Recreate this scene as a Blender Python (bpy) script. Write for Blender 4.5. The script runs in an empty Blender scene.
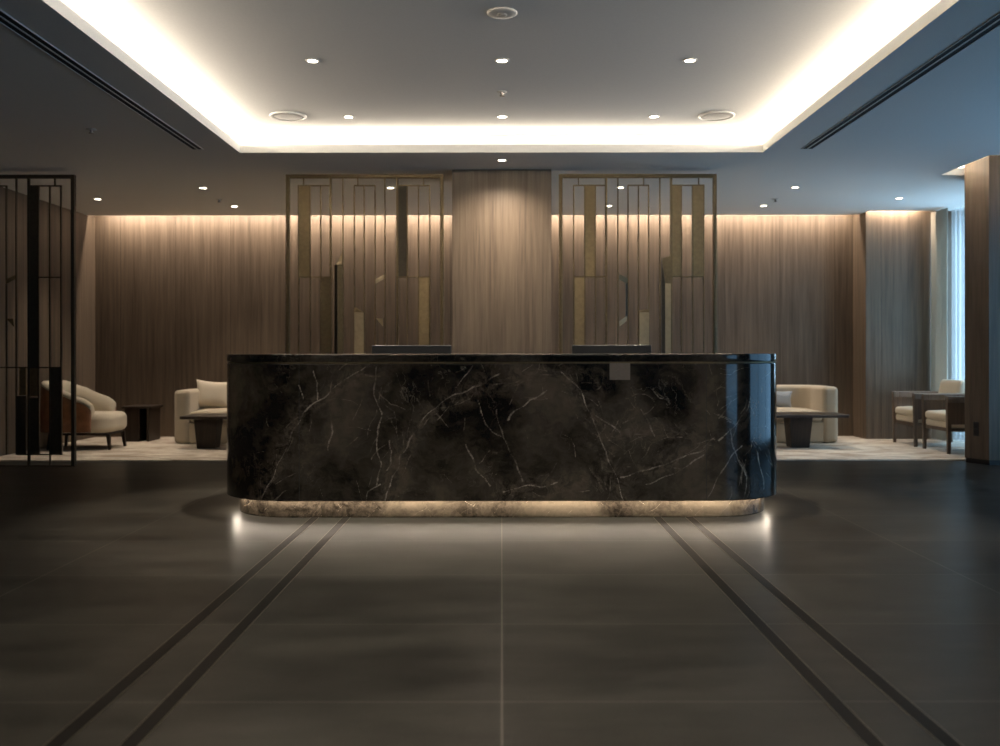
import bpy, bmesh, math, random
from mathutils import Vector, Matrix, noise as mnoise
C = bpy.context.scene.collection
random.seed(7)
PI = math.pi
# ------------------------------------------------------------------ measured frame
F = 930.0            # focal length in pixels of the 1000 px wide frame
H = 1.13             # eye height
ZL, ZU = 3.0, 3.211  # lower and raised ceiling
XL, XR = -5.55, 6.00 # side walls
YB, YF = 12.70, -4.0  # back and front walls

# ------------------------------------------------------------------ materials
def srgb(r, g, b):
    f = lambda c: (c / 255 / 12.92) if c / 255 <= 0.04045 else ((c / 255 + 0.055) / 1.055) ** 2.4
    return (f(r), f(g), f(b), 1)

class NT:
    def __init__(s, name):
        s.m = bpy.data.materials.new(name); s.m.use_nodes = True
        s.t = s.m.node_tree; s.b = s.t.nodes['Principled BSDF']; s.out = s.t.nodes['Material Output']
    def n(s, typ, **kw):
        nd = s.t.nodes.new(typ)
        for k, v in kw.items():
            setattr(nd, k, v)
        return nd
    def l(s, a, b): s.t.links.new(a, b)
    def setv(s, sock, v):
        if isinstance(v, bpy.types.NodeSocket): s.l(v, sock)
        else: sock.default_value = v
    def math(s, op, a, b=0.0, c=0.0, clamp=False):
        nd = s.n('ShaderNodeMath', operation=op, use_clamp=clamp)
        for i, v in enumerate((a, b, c)): s.setv(nd.inputs[i], v)
        return nd.outputs[0]
    def pos(s): return s.n('ShaderNodeNewGeometry').outputs['Position']
    def obj(s): return s.n('ShaderNodeTexCoord').outputs['Object']
    def mapv(s, v, scale=(1, 1, 1), loc=(0, 0, 0), rot=(0, 0, 0)):
        nd = s.n('ShaderNodeMapping'); s.l(v, nd.inputs['Vector'])
        nd.inputs['Scale'].default_value = scale; nd.inputs['Location'].default_value = loc
        nd.inputs['Rotation'].default_value = rot
        return nd.outputs[0]
    def noise(s, v, scale=1, detail=4, rough=0.55, dist=0, out='Fac'):
        nd = s.n('ShaderNodeTexNoise'); s.l(v, nd.inputs['Vector'])
        nd.inputs['Scale'].default_value = scale; nd.inputs['Detail'].default_value = detail
        nd.inputs['Roughness'].default_value = rough; nd.inputs['Distortion'].default_value = dist
        return nd.outputs[out]
    def ramp(s, v, stops, interp='LINEAR'):
        nd = s.n('ShaderNodeValToRGB'); s.setv(nd.inputs[0], v)
        cr = nd.color_ramp; cr.interpolation = interp
        while len(cr.elements) < len(stops): cr.elements.new(0.5)
        for e, (p, c) in zip(cr.elements, stops):
            e.position = p; e.color = c if len(c) == 4 else (*c, 1)
        return nd.outputs[0]
    def mix(s, f, a, b, mode='MIX'):
        nd = s.n('ShaderNodeMix', data_type='RGBA', blend_type=mode)
        s.setv(nd.inputs[0], f); s.setv(nd.inputs[6], a); s.setv(nd.inputs[7], b)
        return nd.outputs[2]
    def xyz(s, v):
        nd = s.n('ShaderNodeSeparateXYZ'); s.l(v, nd.inputs[0]); return nd.outputs
    def bump(s, h, strength=0.1, dist=0.01):
        nd = s.n('ShaderNodeBump'); s.l(h, nd.inputs['Height'])
        nd.inputs['Strength'].default_value = strength; nd.inputs['Distance'].default_value = dist
        s.l(nd.outputs[0], s.b.inputs['Normal'])
    def base(s, col=None, rough=None, metal=None, spec=None):
        if col is not None: s.setv(s.b.inputs['Base Color'], col)
        if rough is not None: s.setv(s.b.inputs['Roughness'], rough)
        if metal is not None: s.setv(s.b.inputs['Metallic'], metal)
        if spec is not None: s.setv(s.b.inputs['Specular IOR Level'], spec)
        return s.m

def m_plain(name, col, rough=0.5, metal=0.0, var=0.12, scale=30.0, bump=0.0, spec=0.5):
    t = NT(name); nz = t.noise(t.obj(), scale, 4)
    lo = tuple(c * (1 - var) for c in col[:3]); hi = tuple(min(1, c * (1 + var)) for c in col[:3])
    c = t.ramp(nz, [(0.3, lo), (0.7, hi)])
    if bump: t.bump(nz, bump, 0.003)
    return t.base(c, rough, metal, spec)

def m_wood(name, dark, light, plank=0.75, grain=24.0, rough=0.5, vert=True, contrast=0.12):
    t = NT(name); p = t.pos(); x, y, z = t.xyz(p)
    u = t.math('ADD', x, y)
    cell = t.math('FLOOR', t.math('DIVIDE', u, plank))
    wn = t.n('ShaderNodeTexWhiteNoise', noise_dimensions='1D'); t.l(cell, wn.inputs['W'])
    cv = t.n('ShaderNodeCombineXYZ'); t.l(u, cv.inputs[0])
    t.l(t.math('MULTIPLY', wn.outputs[0], 7.0), cv.inputs[1])
    t.l(t.math('MULTIPLY', z, 0.035), cv.inputs[2])
    g1 = t.noise(cv.outputs[0], grain, 6, 0.62)
    cv2 = t.n('ShaderNodeCombineXYZ'); t.l(u, cv2.inputs[0]); t.l(t.math('MULTIPLY', z, 0.02), cv2.inputs[2])
    g2 = t.noise(cv2.outputs[0], grain * 4.2, 3, 0.6)
    g3 = t.noise(cv2.outputs[0], 5.0, 2, 0.5)
    s1 = t.math('ADD', t.math('MULTIPLY', g1, 0.55), t.math('MULTIPLY', g2, 0.25))
    s2 = t.math('ADD', s1, t.math('MULTIPLY', g3, 0.25))
    s3 = t.math('ADD', s2, t.math('MULTIPLY', t.math('SUBTRACT', wn.outputs[0], 0.5), contrast * 0.30))
    col = t.ramp(s3, [(0.37, dark), (0.52, tuple((a + b) / 2 for a, b in zip(dark, light))), (0.69, light)])
    fr = t.math('FRACT', t.math('DIVIDE', u, plank))
    edge = t.math('LESS_THAN', t.math('ABSOLUTE', t.math('SUBTRACT', fr, 0.5)), 0.4965)
    col = t.mix(t.math('SUBTRACT', 1.0, edge), col, (dark[0] * .45, dark[1] * .45, dark[2] * .45, 1))
    t.bump(t.math('ADD', t.math('MULTIPLY', s1, 0.25), edge), 0.12, 0.004)
    return t.base(col, rough, 0, 0.4)

def m_marble(name):
    t = NT(name); p = t.pos()
    wob = t.noise(p, 2.2, 5, 0.6, 0, 'Color')
    vm = t.n('ShaderNodeVectorMath', operation='MULTIPLY_ADD'); t.l(wob, vm.inputs[0])
    vm.inputs[1].default_value = (0.5, 0.5, 0.5); t.l(p, vm.inputs[2]); q = vm.outputs[0]
    cloud = t.noise(t.mapv(q, (1.0, 1.0, 0.7), rot=(0, 0.5, 0)), 1.7, 4, 0.5)
    fine = t.noise(t.mapv(q, (1.2, 1.2, 2.0), rot=(0, 0.6, 0)), 9.0, 8, 0.68)
    cl = t.math('ADD', t.math('MULTIPLY', cloud, 0.80), t.math('MULTIPLY', fine, 0.20))
    col = t.ramp(cl, [(0.38, (0.0065, 0.0054, 0.0043)), (0.47, (0.020, 0.0157, 0.0117)), (0.55, (0.062, 0.0505, 0.0365)), (0.68, (0.136, 0.111, 0.080))])
    # hairline network
    def web(scale, th, rot, dist):
        nz = t.noise(t.mapv(q, (1.0, 1.0, 0.62), rot=rot), scale, 5, 0.55, dist)
        a = t.math('ABSOLUTE', t.math('SUBTRACT', nz, 0.5))
        return t.math('SUBTRACT', 1.0, t.math('DIVIDE', a, th), clamp=True)
    msk = t.noise(p, 1.7, 3)
    m1 = t.math('MULTIPLY', web(2.6, 0.006, (0, 0.5, 0), 0.6), t.ramp(msk, [(0.5, (0, 0, 0)), (0.66, (1, 1, 1))]))
    m2 = t.math('MULTIPLY', web(6.0, 0.010, (0, -0.4, 0.3), 0.3), t.ramp(t.noise(p, 2.9, 2), [(0.5, (0, 0, 0)), (0.7, (1, 1, 1))]))
    col = t.mix(t.math('MULTIPLY', m1, 0.6), col, (0.26, 0.22, 0.17, 1))
    col = t.mix(t.math('MULTIPLY', m2, 0.55), col, (0.18, 0.14, 0.11, 1))
    # the named veins of this slab: distance to each vein line carried by the mesh
    at = t.n('ShaderNodeAttribute', attribute_name='vein')
    ab = t.n('ShaderNodeAttribute', attribute_name='band')
    jag = t.math('ADD', t.math('MULTIPLY', t.math('SUBTRACT', t.noise(p, 24, 3, 0.6), 0.5), 0.014), t.math('MULTIPLY', t.math('SUBTRACT', t.noise(p, 95, 2, 0.6), 0.5), 0.009))
    dv = t.math('ABSOLUTE', t.math('ADD', at.outputs['Fac'], jag))
    brk = t.ramp(t.noise(t.mapv(p, (1, 1, 0.6)), 8, 6, 0.68), [(0.40, (0.05, 0.05, 0.05)), (0.62, (1, 1, 1))])
    v = t.math('MULTIPLY', t.math('SUBTRACT', 1.0, t.math('DIVIDE', dv, 0.0056), clamp=True), brk)
    bd = t.math('SUBTRACT', 1.0, t.math('DIVIDE', ab.outputs['Fac'], 0.13), clamp=True)
    streak = t.ramp(t.noise(q, 16, 7, 0.7), [(0.44, (0, 0, 0)), (0.72, (1, 1, 1))])
    col = t.mix(t.math('MULTIPLY', t.math('MULTIPLY', bd, streak), 0.95), col, (0.19, 0.152, 0.112, 1))
    col = t.mix(t.math("MULTIPLY", v, 0.95), col, (0.56, 0.48, 0.39, 1))
    ah = t.n('ShaderNodeAttribute', attribute_name='hair')
    dh = t.math('ABSOLUTE', t.math('ADD', ah.outputs['Fac'], t.math('MULTIPLY', jag, 0.5)))
    brh = t.ramp(t.noise(p, 11, 5, 0.65), [(0.42, (0, 0, 0)), (0.60, (1, 1, 1))])
    hv = t.math('MULTIPLY', t.math('SUBTRACT', 1.0, t.math('DIVIDE', dh, 0.0042), clamp=True), brh)
    col = t.mix(t.math('MULTIPLY', hv, 0.85), col, (0.34, 0.28, 0.215, 1))
    return t.base(col, 0.10, 0, 0.5)

def m_floor(name):
    t = NT(name); p = t.pos(); x, y, z = t.xyz(p)
    n1 = t.noise(t.mapv(p, (0.5, 1.6, 1)), 1.6, 6, 0.6)
    n2 = t.noise(t.mapv(p, (0.5, 1.1, 1)), 5.0, 7, 0.6)
    n3 = t.noise(p, 90, 3, 0.6)
    tw, th = 2.35, 0.872
    ix = t.math('FLOOR', t.math('DIVIDE', x, tw)); iy = t.math('FLOOR', t.math('DIVIDE', t.math('SUBTRACT', y, 0.41), th))
    cv = t.n('ShaderNodeCombineXYZ'); t.l(ix, cv.inputs[0]); t.l(iy, cv.inputs[1])
    wn = t.n('ShaderNodeTexWhiteNoise', noise_dimensions='2D'); t.l(cv.outputs[0], wn.inputs['Vector'])
    s = t.math('ADD', t.math('ADD', t.math('MULTIPLY', n1, 0.5), t.math('MULTIPLY', n2, 0.35)), t.math('MULTIPLY', n3, 0.15))
    s = t.math('ADD', s, t.math('MULTIPLY', t.math('SUBTRACT', wn.outputs[0], 0.5), 0.07))
    col = t.ramp(s, [(0.36, (0.014, 0.0134, 0.0113)), (0.5, (0.027, 0.0256, 0.0216)), (0.64, (0.043, 0.0407, 0.0342))])
    def joint(c, size, off, w):
        f = t.math('FRACT', t.math('DIVIDE', t.math('SUBTRACT', c, off), size))
        d = t.math('MULTIPLY', t.math('MINIMUM', f, t.math('SUBTRACT', 1.0, f)), size)
        return t.math('LESS_THAN', d, w)
    jx = joint(x, tw, 0.0, 0.0028); jy = joint(y, th, 0.41, 0.004)
    col = t.mix(t.math('MULTIPLY', jy, 0.5), col, (0.12, 0.113, 0.095, 1))
    col = t.mix(t.math('MULTIPLY', jx, 0.8), col, (0.13, 0.12, 0.10, 1))
    rough = t.math('ADD', 0.24, t.math('MULTIPLY', n1, 0.16))
    t.bump(n3, 0.01, 0.001)
    return t.base(col, rough, 0, 0.05)

def m_carpet(name):
    t = NT(name); p = t.pos()
    n1 = t.noise(t.mapv(p, (1.3, 2.2, 1)), 2.1, 6, 0.62, 0.6); n2 = t.noise(p, 240, 3)
    col = t.ramp(n1, [(0.36, (0.34, 0.275, 0.215)), (0.5, (0.50, 0.43, 0.35)), (0.62, (0.62, 0.56, 0.47))])
    t.bump(n2, 0.5, 0.006)
    return t.base(col, 0.95, 0, 0.1)

def m_fabric(name, col, scale=160):
    t = NT(name); p = t.obj()
    n = t.noise(p, scale, 3); b = t.noise(p, 8, 3)
    c = t.mix(t.math('MULTIPLY', b, 0.35), col, tuple(k * 0.72 for k in col[:3]) + (1,))
    t.bump(n, 0.35, 0.003)
    t.b.inputs['Sheen Weight'].default_value = 0.2
    return t.base(c, 0.9, 0, 0.15)

def m_emit(name, col, strength):
    t = NT(name)
    t.base((0.8, 0.8, 0.8, 1), 0.5)
    t.b.inputs['Emission Color'].default_value = col
    t.b.inputs['Emission Strength'].default_value = strength
    return t.m

def m_glass(name, tint):
    t = NT(name); t.t.nodes.remove(t.b)
    tr = t.n('ShaderNodeBsdfTransparent'); tr.inputs[0].default_value = (*tint, 1)
    gl = t.n('ShaderNodeBsdfGlossy'); gl.inputs['Roughness'].default_value = 0.02
    lw = t.n('ShaderNodeLayerWeight'); lw.inputs[0].default_value = 0.5
    f = t.math('ADD', 0.04, t.math('MULTIPLY', t.math('POWER', lw.outputs['Facing'], 5.0), 0.9))
    mx = t.n('ShaderNodeMixShader'); t.l(f, mx.inputs[0]); t.l(tr.outputs[0], mx.inputs[1]); t.l(gl.outputs[0], mx.inputs[2])
    t.l(mx.outputs[0], t.out.inputs[0]); return t.m

def m_sheer(name, col, tr_amt):
    t = NT(name); t.t.nodes.remove(t.b)
    n = t.noise(t.obj(), 300, 2)
    c = t.ramp(n, [(0.3, tuple(k * .85 for k in col[:3])), (0.7, col[:3])])
    tr = t.n('ShaderNodeBsdfTransparent'); df = t.n('ShaderNodeBsdfDiffuse'); tl = t.n('ShaderNodeBsdfTranslucent')
    t.l(c, df.inputs[0]); t.l(c, tl.inputs[0])
    m1 = t.n('ShaderNodeMixShader'); m1.inputs[0].default_value = 0.55; t.l(df.outputs[0], m1.inputs[1]); t.l(tl.outputs[0], m1.inputs[2])
    m2 = t.n('ShaderNodeMixShader'); m2.inputs[0].default_value = tr_amt; t.l(m1.outputs[0], m2.inputs[1]); t.l(tr.outputs[0], m2.inputs[2])
    t.l(m2.outputs[0], t.out.inputs[0]); return t.m

M = dict(
    wood=m_wood('wall_veneer', (0.062, 0.045, 0.031), (0.178, 0.131, 0.091)),
    wood_col=m_wood('column_veneer', (0.095, 0.070, 0.047), (0.245, 0.187, 0.130), plank=5.0, grain=30, contrast=0.0),
    ceil=m_plain('ceiling_paint', (0.76, 0.755, 0.73), 0.9, 0, 0.02, 60),
    ceil_lip=m_plain('cove_paint', (0.80, 0.79, 0.76), 0.85, 0, 0.02, 60),
    marble=m_marble('dark_brown_marble'),
    floor=m_floor('stone_tiles'),
    carpet=m_carpet('lounge_carpet'),
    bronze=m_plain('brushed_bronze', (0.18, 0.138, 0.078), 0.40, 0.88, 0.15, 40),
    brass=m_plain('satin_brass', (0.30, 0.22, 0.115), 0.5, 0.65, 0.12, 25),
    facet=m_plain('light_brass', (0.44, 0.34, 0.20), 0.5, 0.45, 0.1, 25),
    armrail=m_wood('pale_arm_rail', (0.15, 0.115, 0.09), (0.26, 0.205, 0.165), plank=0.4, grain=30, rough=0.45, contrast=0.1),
    dk_unlit_bronze=m_plain('dark_and_unlit_bronze', (0.062, 0.051, 0.035), 0.42, 0.6, 0.15, 40),  # dark panels; also carries the painted shade of the unlit left screen
    inlay=m_plain('polished_bronze_inlay', (0.011, 0.0102, 0.009), 0.34, 0.0, 0.03, 12, spec=0.022),
    inlay_edge=m_plain('bronze_inlay_edge', (0.17, 0.148, 0.11), 0.4, 1.0, 0.1, 12),
    black=m_plain('matte_black', (0.012, 0.012, 0.013), 0.45, 0, 0.1, 30),
    black_gl=m_plain('monitor_plastic', (0.010, 0.011, 0.012), 0.30, 0, 0.1, 30),
    slot=m_plain('slot_shadow_black', (0.008, 0.008, 0.009), 0.7, 0, 0.1, 30),
    white=m_plain('white_metal', (0.62, 0.61, 0.58), 0.45, 0, 0.03, 40),
    grille=m_plain('speaker_mesh', (0.34, 0.33, 0.31), 0.6, 0, 0.2, 200, 0.2),
    chrome=m_plain('sprinkler_metal', (0.30, 0.29, 0.27), 0.35, 1.0, 0.1, 30),
    cream=m_fabric('cream_boucle', (0.64, 0.56, 0.43, 1)),
    sofa=m_fabric('sand_linen', (0.43, 0.365, 0.27, 1)),
    pillow=m_fabric('ivory_linen', (0.56, 0.49, 0.385, 1)),
    greyp=m_fabric('grey_blue_linen', (0.26, 0.28, 0.30, 1)),
    leather=m_plain('tan_brown_leather', (0.20, 0.085, 0.036), 0.45, 0, 0.18, 14, 0.1),
    walnut=m_wood('dark_walnut', (0.014, 0.0095, 0.0065), (0.042, 0.028, 0.0195), plank=0.3, grain=30, rough=0.4, contrast=0.1),
    chairwood=m_wood('brown_chair_wood', (0.085, 0.057, 0.040), (0.18, 0.124, 0.088), plank=0.3, grain=30, rough=0.4, contrast=0.1),
    lens=m_emit('lamp_lens', (1.0, 0.86, 0.66, 1), 14.0),
    led=m_emit('led_tape', (1.0, 0.85, 0.68, 1), 80.0),
    glass=m_glass('window_glass', (0.95, 0.97, 0.97)), glass_dim=m_glass('dimmed_window_glass', (0.47, 0.53, 0.57)),  # second glass: tint added to cut daylight from the unseen front windows
    sheer=m_sheer('sheer_voile', (0.90, 0.90, 0.90, 1), 0.72),
    drape=m_sheer('beige_drape', (0.55, 0.50, 0.42, 1), 0.06),
    beige_rect=m_plain('matte_beige', (0.21, 0.17, 0.13), 0.5, 0.0, 0.08, 60),
    frame=m_plain('window_frame_grey', (0.05, 0.05, 0.05), 0.4, 0.3, 0.1, 30),
)

# ------------------------------------------------------------------ mesh helpers
def obj(name, bm, mat, parent=None, smooth=False, bevel=0.0, seg=3, angle=0.6):
    me = bpy.data.meshes.new(name); bmesh.ops.recalc_face_normals(bm, faces=bm.faces[:]); bm.to_mesh(me); bm.free()
    o = bpy.data.objects.new(name, me); C.objects.link(o)
    if mat: me.materials.append(M[mat] if isinstance(mat, str) else mat)
    if smooth:
        for p in me.polygons: p.use_smooth = True
    if parent: o.parent = parent
    if bevel:
        md = o.modifiers.new('bevel', 'BEVEL'); md.width = bevel; md.segments = seg; md.limit_method = 'ANGLE'; md.angle_limit = angle
    return o
def tag(o, label=None, cat=None, group=None, kind=None):
    if label: o['label'] = label
    if cat: o['category'] = cat
    if group: o['group'] = group
    if kind: o['kind'] = kind
    return o
def thing(name, label, cat, loc=(0, 0, 0), rz=0.0, group=None):
    o = bpy.data.objects.new(name, None); C.objects.link(o); o.empty_display_size = 0.1
    o.location = loc; o.rotation_euler = (0, 0, rz)
    return tag(o, label, cat, group)
def dup(root, loc, rz=None, label=None):
    r = root.copy(); C.objects.link(r); r.location = loc
    if rz is not None: r.rotation_euler = (0, 0, rz)
    if label: r['label'] = label
    for ch in list(root.children):
        if ch.type == 'LIGHT': continue
        c = ch.copy(); C.objects.link(c); c.parent = r
        for g in list(ch.children):
            d = g.copy(); C.objects.link(d); d.parent = c
    return r
def box(bm, x0, x1, y0, y1, z0, z1):
    v = [bm.verts.new((x, y, z)) for z in (z0, z1) for x, y in ((x0, y0), (x1, y0), (x1, y1), (x0, y1))]
    for f in ((3, 2, 1, 0), (4, 5, 6, 7), (0, 1, 5, 4), (1, 2, 6, 5), (2, 3, 7, 6), (3, 0, 4, 7)): bm.faces.new([v[i] for i in f])
    return v
def B(*a):
    bm = bmesh.new(); box(bm, *a); return bm
def prism(bm, pts, z0, z1):
    lo = [bm.verts.new((x, y, z0)) for x, y in pts]; hi = [bm.verts.new((x, y, z1)) for x, y in pts]
    bm.faces.new(lo[::-1]); bm.faces.new(hi)
    n = len(pts)
    for i in range(n): bm.faces.new((lo[i], lo[(i + 1) % n], hi[(i + 1) % n], hi[i]))
def P(pts, z0, z1):
    bm = bmesh.new(); prism(bm, pts, z0, z1); return bm
def cyl(bm, x, y, z0, z1, r0, r1=None, n=24):
    r1 = r0 if r1 is None else r1
    a = [bm.verts.new((x + r0 * math.cos(2 * PI * i / n), y + r0 * math.sin(2 * PI * i / n), z0)) for i in range(n)]
    b = [bm.verts.new((x + r1 * math.cos(2 * PI * i / n), y + r1 * math.sin(2 * PI * i / n), z1)) for i in range(n)]
    bm.faces.new(a[::-1]); bm.faces.new(b)
    for i in range(n): bm.faces.new((a[i], a[(i + 1) % n], b[(i + 1) % n], b[i]))
def lathe(bm, prof, n=40):
    rings = [[bm.verts.new((r * math.cos(2 * PI * i / n), r * math.sin(2 * PI * i / n), z)) for i in range(n)] for r, z in prof]
    for a, b in zip(rings, rings[1:]):
        for i in range(n): bm.faces.new((a[i], a[(i + 1) % n], b[(i + 1) % n], b[i]))
    bm.faces.new(rings[0][::-1]); bm.faces.new(rings[-1])
def taper(bm, x, y, z0, z1, a0, a1, dx=0, dy=0):
    """square post, half width a0 at z0 and a1 at z1; the foot is offset by dx, dy"""
    v = [bm.verts.new((x + dx + sx * a0, y + dy + sy * a0, z0)) for sx, sy in ((-1, -1), (1, -1), (1, 1), (-1, 1))]
    w = [bm.verts.new((x + sx * a1, y + sy * a1, z1)) for sx, sy in ((-1, -1), (1, -1), (1, 1), (-1, 1))]
    bm.faces.new(v[::-1]); bm.faces.new(w)
    for i in range(4): bm.faces.new((v[i], v[(i + 1) % 4], w[(i + 1) % 4], w[i]))
def rrect(x0, x1, y0, y1, r, n=10):
    """rounded rectangle outline; r = (front-left, front-right, back-right, back-left)"""
    if not isinstance(r, tuple): r = (r,) * 4
    pts = []
    for (cx, cy, a0), q in zip(((x0, y0, PI), (x1, y0, 1.5 * PI), (x1, y1, 0), (x0, y1, 0.5 * PI)), r):
        if q <= 0: pts.append((cx, cy)); continue
        ox = cx + q if cx == x0 else cx - q; oy = cy + q if cy == y0 else cy - q
        for i in range(n + 1):
            a = a0 + 0.5 * PI * i / n; pts.append((ox + q * math.cos(a), oy + q * math.sin(a)))
    return pts
def soft(x0, x1, y0, y1, z0, z1, r, n=14, puff=0.0):
    """cushion: a box of many faces pulled to rounded edges, swelling by puff at the middle of its top"""
    bm = bmesh.new(); box(bm, x0, x1, y0, y1, z0, z1)
    bmesh.ops.subdivide_edges(bm, edges=bm.edges[:], cuts=n, use_grid_fill=True)
    for v in bm.verts:
        c = Vector((min(max(v.co.x, x0 + r), x1 - r), min(max(v.co.y, y0 + r), y1 - r), min(max(v.co.z, z0 + r), z1 - r)))
        d = v.co - c
        if d.length > 1e-6:
            d.normalize(); v.co = c + d * r
        if puff:
            u = 2 * (v.co.x - x0) / (x1 - x0) - 1; w = 2 * (v.co.y - y0) / (y1 - y0) - 1
            k = (v.co.z - z0) / (z1 - z0)
            v.co.z += puff * k * max(0, 1 - u * u) * max(0, 1 - w * w)
    return bm
def pillow_bm(w, h, t, n=22, corner=0.13):
    """scatter cushion standing in XZ, thick in Y, with pinched edges and pointed corners"""
    bm = bmesh.new(); rows = {}
    for side in (-1, 1):
        for i in range(n + 1):
            for j in range(n + 1):
                u = 2 * i / n - 1; v = 2 * j / n - 1
                e = (1 - abs(u) ** 3.2) * (1 - abs(v) ** 3.2)
                pin = 1 - corner * ((1 - v * v) * abs(u) + (1 - u * u) * abs(v)) * 1.2
                x = u * w / 2 * (1 - corner * (1 - v * v) * abs(u)); z = v * h / 2 * (1 - corner * (1 - u * u) * abs(v))
                y = side * t / 2 * e ** 0.55
                if e <= 1e-9 and side == 1: rows[side, i, j] = rows[-1, i, j]
                else: rows[side, i, j] = bm.verts.new((x, y, z + h / 2))
    for side in (-1, 1):
        for i in range(n):
            for j in range(n):
                q = [rows[side, i, j], rows[side, i + 1, j], rows[side, i + 1, j + 1], rows[side, i, j + 1]]
                try: bm.faces.new(q if side == -1 else q[::-1])
                except ValueError: pass
    return bm

# ------------------------------------------------------------------ lights
def area(name, loc, sx, sy, power, col, rot=(0, 0, 0), parent=None, portal=False, spread=PI):
    L = bpy.data.lights.new(name, 'AREA'); L.shape = 'RECTANGLE'; L.size = sx; L.size_y = sy
    L.energy = power; L.color = col; L.spread = spread
    o = bpy.data.objects.new(name, L); C.objects.link(o); o.location = loc; o.rotation_euler = rot
    if portal: L.cycles.is_portal = True
    if parent: o.parent = parent
    return o
def spot_data(name, power, col, deg, blend, radius=0.03):
    L = bpy.data.lights.new(name, 'SPOT'); L.energy = power; L.color = col
    L.spot_size = math.radians(deg); L.spot_blend = blend; L.shadow_soft_size = radius
    return L
WARM = (1.0, 0.86, 0.70)
WARM2 = (1.0, 0.83, 0.67)

# ------------------------------------------------------------------ room shell
def struct(name, bm, mat, parent=None, **kw):
    o = obj(name, bm, mat, parent, **kw)
    if parent is None: o['kind'] = 'structure'
    return o
struct('floor', B(XL - .2, XR + .2, YF - .2, YB + .2, -0.2, 0.0), 'floor')
struct('wall_back', B(XL - .2, XR + .2, YB, YB + .2, 0.0, 3.35), 'wood')
struct('wall_left', B(XL - .2, XL, YF - .2, YB, 0.0, 3.35), 'wood')
struct('wall_front', B(XL, XR, YF - .2, YF, 0.0, 3.35), 'wood')
# right wall with three tall window openings
WINS = [(-2.2, 1.9, 0.08, 2.92), (4.6, 8.9, 0.08, 2.92), (10.3, 12.2, 0.08, 2.92)]
bm = bmesh.new(); yprev = YF - .2
for (a, b, z0, z1) in WINS:
    box(bm, XR, XR + .2, yprev, a, 0, 3.35); box(bm, XR, XR + .2, a, b, 0, z0); box(bm, XR, XR + .2, a, b, z1, 3.35); yprev = b
box(bm, XR, XR + .2, yprev, YB, 0, 3.35)
struct('wall_right', bm, 'wood')
for k, (a, b, z0, z1) in enumerate(WINS):
    bm = bmesh.new(); t = 0.05
    for (p, q, r, s) in ((a, a + t, z0, z1), (b - t, b, z0, z1), (a, b, z0, z0 + t), (a, b, z1 - t, z1)): box(bm, XR + .07, XR + .13, p, q, r, s)
    nm = max(1, round((b - a) / 1.4))
    for i in range(1, nm):
        y = a + (b - a) * i / nm; box(bm, XR + .075, XR + .125, y - .02, y + .02, z0, z1)
    w = struct('window_%d' % (k + 1), bm, 'frame')
    obj('glass', B(XR + .095, XR + .105, a + t, b - t, z0 + t, z1 - t), 'glass' if k == 2 else 'glass_dim', w)
    area('window_portal', (XR + .22, (a + b) / 2, (z0 + z1) / 2), z1 - z0, b - a, 1, (1, 1, 1), (0, PI / 2, 0), portal=True)

# projecting veneered panel at the right end of the back wall
PX, PY = 4.80, 12.25
struct('wall_panel', B(PX, XR, PY, YB, 0.0, 3.2), 'wood')

# lower ceiling with the raised coffer, the curtain-side recess and the wall-wash slots
CX, CY0, CY1 = 2.42, 0.9, 8.61          # coffer opening
RX, RY0, RY1 = 4.59, 8.75, 9.72          # small recess by the right column
LIP = 0.075
xs = [XL, -CX, CX, PX - 0.0, RX, XR]; xs = sorted(set([XL, -CX, CX, RX, PX, XR]))
ys = sorted(set([YF, CY0, CY1, RY0, RY1, PY - .10, YB - .22]))
bm = bmesh.new()
for xa, xb in zip(xs, xs[1:]):
    for ya, yb in zip(ys, ys[1:]):
        mx, my = (xa + xb) / 2, (ya + yb) / 2
        if abs(mx) < CX and CY0 < my < CY1: continue
        if mx > RX and RY0 < my < RY1: continue
        if mx > PX and my > PY - .10: continue
        box(bm, xa, xb, ya, yb, ZL, ZL + LIP)
ceiling = struct('ceiling', bm, 'ceil')
struct('ceiling_raised', B(XL, XR, YF, YB, ZU, ZU + .14), 'ceil')
# pocket walls behind the coffer lip
PK = 0.20
bm = bmesh.new()
for a in ((-CX - PK - .03, -CX - PK, CY0 - PK, CY1 + PK + .03), (CX + PK, CX + PK + .03, CY0 - PK, CY1 + PK + .03), (-CX - PK, CX + PK, CY1 + PK, CY1 + PK + .03), (-CX - PK, CX + PK, CY0 - PK - .03, CY0 - PK)):
    box(bm, *a, ZL + LIP, ZU)
box(bm, RX - .15, RX - .12, RY0 - .1, RY1 + .12, ZL + LIP, ZU); box(bm, RX - .15, XR, RY1 + .12, RY1 + .15, ZL + LIP, ZU); box(bm, RX - .15, XR, RY0 - .13, RY0 - .1, ZL + LIP, ZU)
struct('trim_5', bm, 'ceil_lip')
# lip fillets: white painted edge around the coffer opening
# LED tapes hidden behind the lip
LED_COVE = 10.5
INC = -math.radians(76)
zt = ZL + LIP + .016
LC = (CY1 - CY0)
for sx in (-1, 1):
    area('cove_led', (sx * (CX + .14), (CY0 + CY1) / 2, zt), 0.03, LC + .1, LED_COVE * LC, WARM, (PI, sx * INC, 0))
area('cove_led', (0, CY1 + .14, zt), 2 * CX + .1, 0.03, LED_COVE * .48 * 2 * CX, WARM, (PI - INC, 0, 0))
area('cove_led', (0, CY0 - .14, zt), 2 * CX + .1, 0.03, LED_COVE * 2 * CX, WARM, (PI + INC, 0, 0))
area('recess_led', (RX - .06, (RY0 + RY1) / 2, zt), 0.03, RY1 - RY0, 22, WARM, (PI, 0, 0))
area('recess_led', ((RX + XR) / 2 - .3, RY1 + .06, zt), 0.5, 0.03, 14, WARM, (PI, 0, 0))
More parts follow.
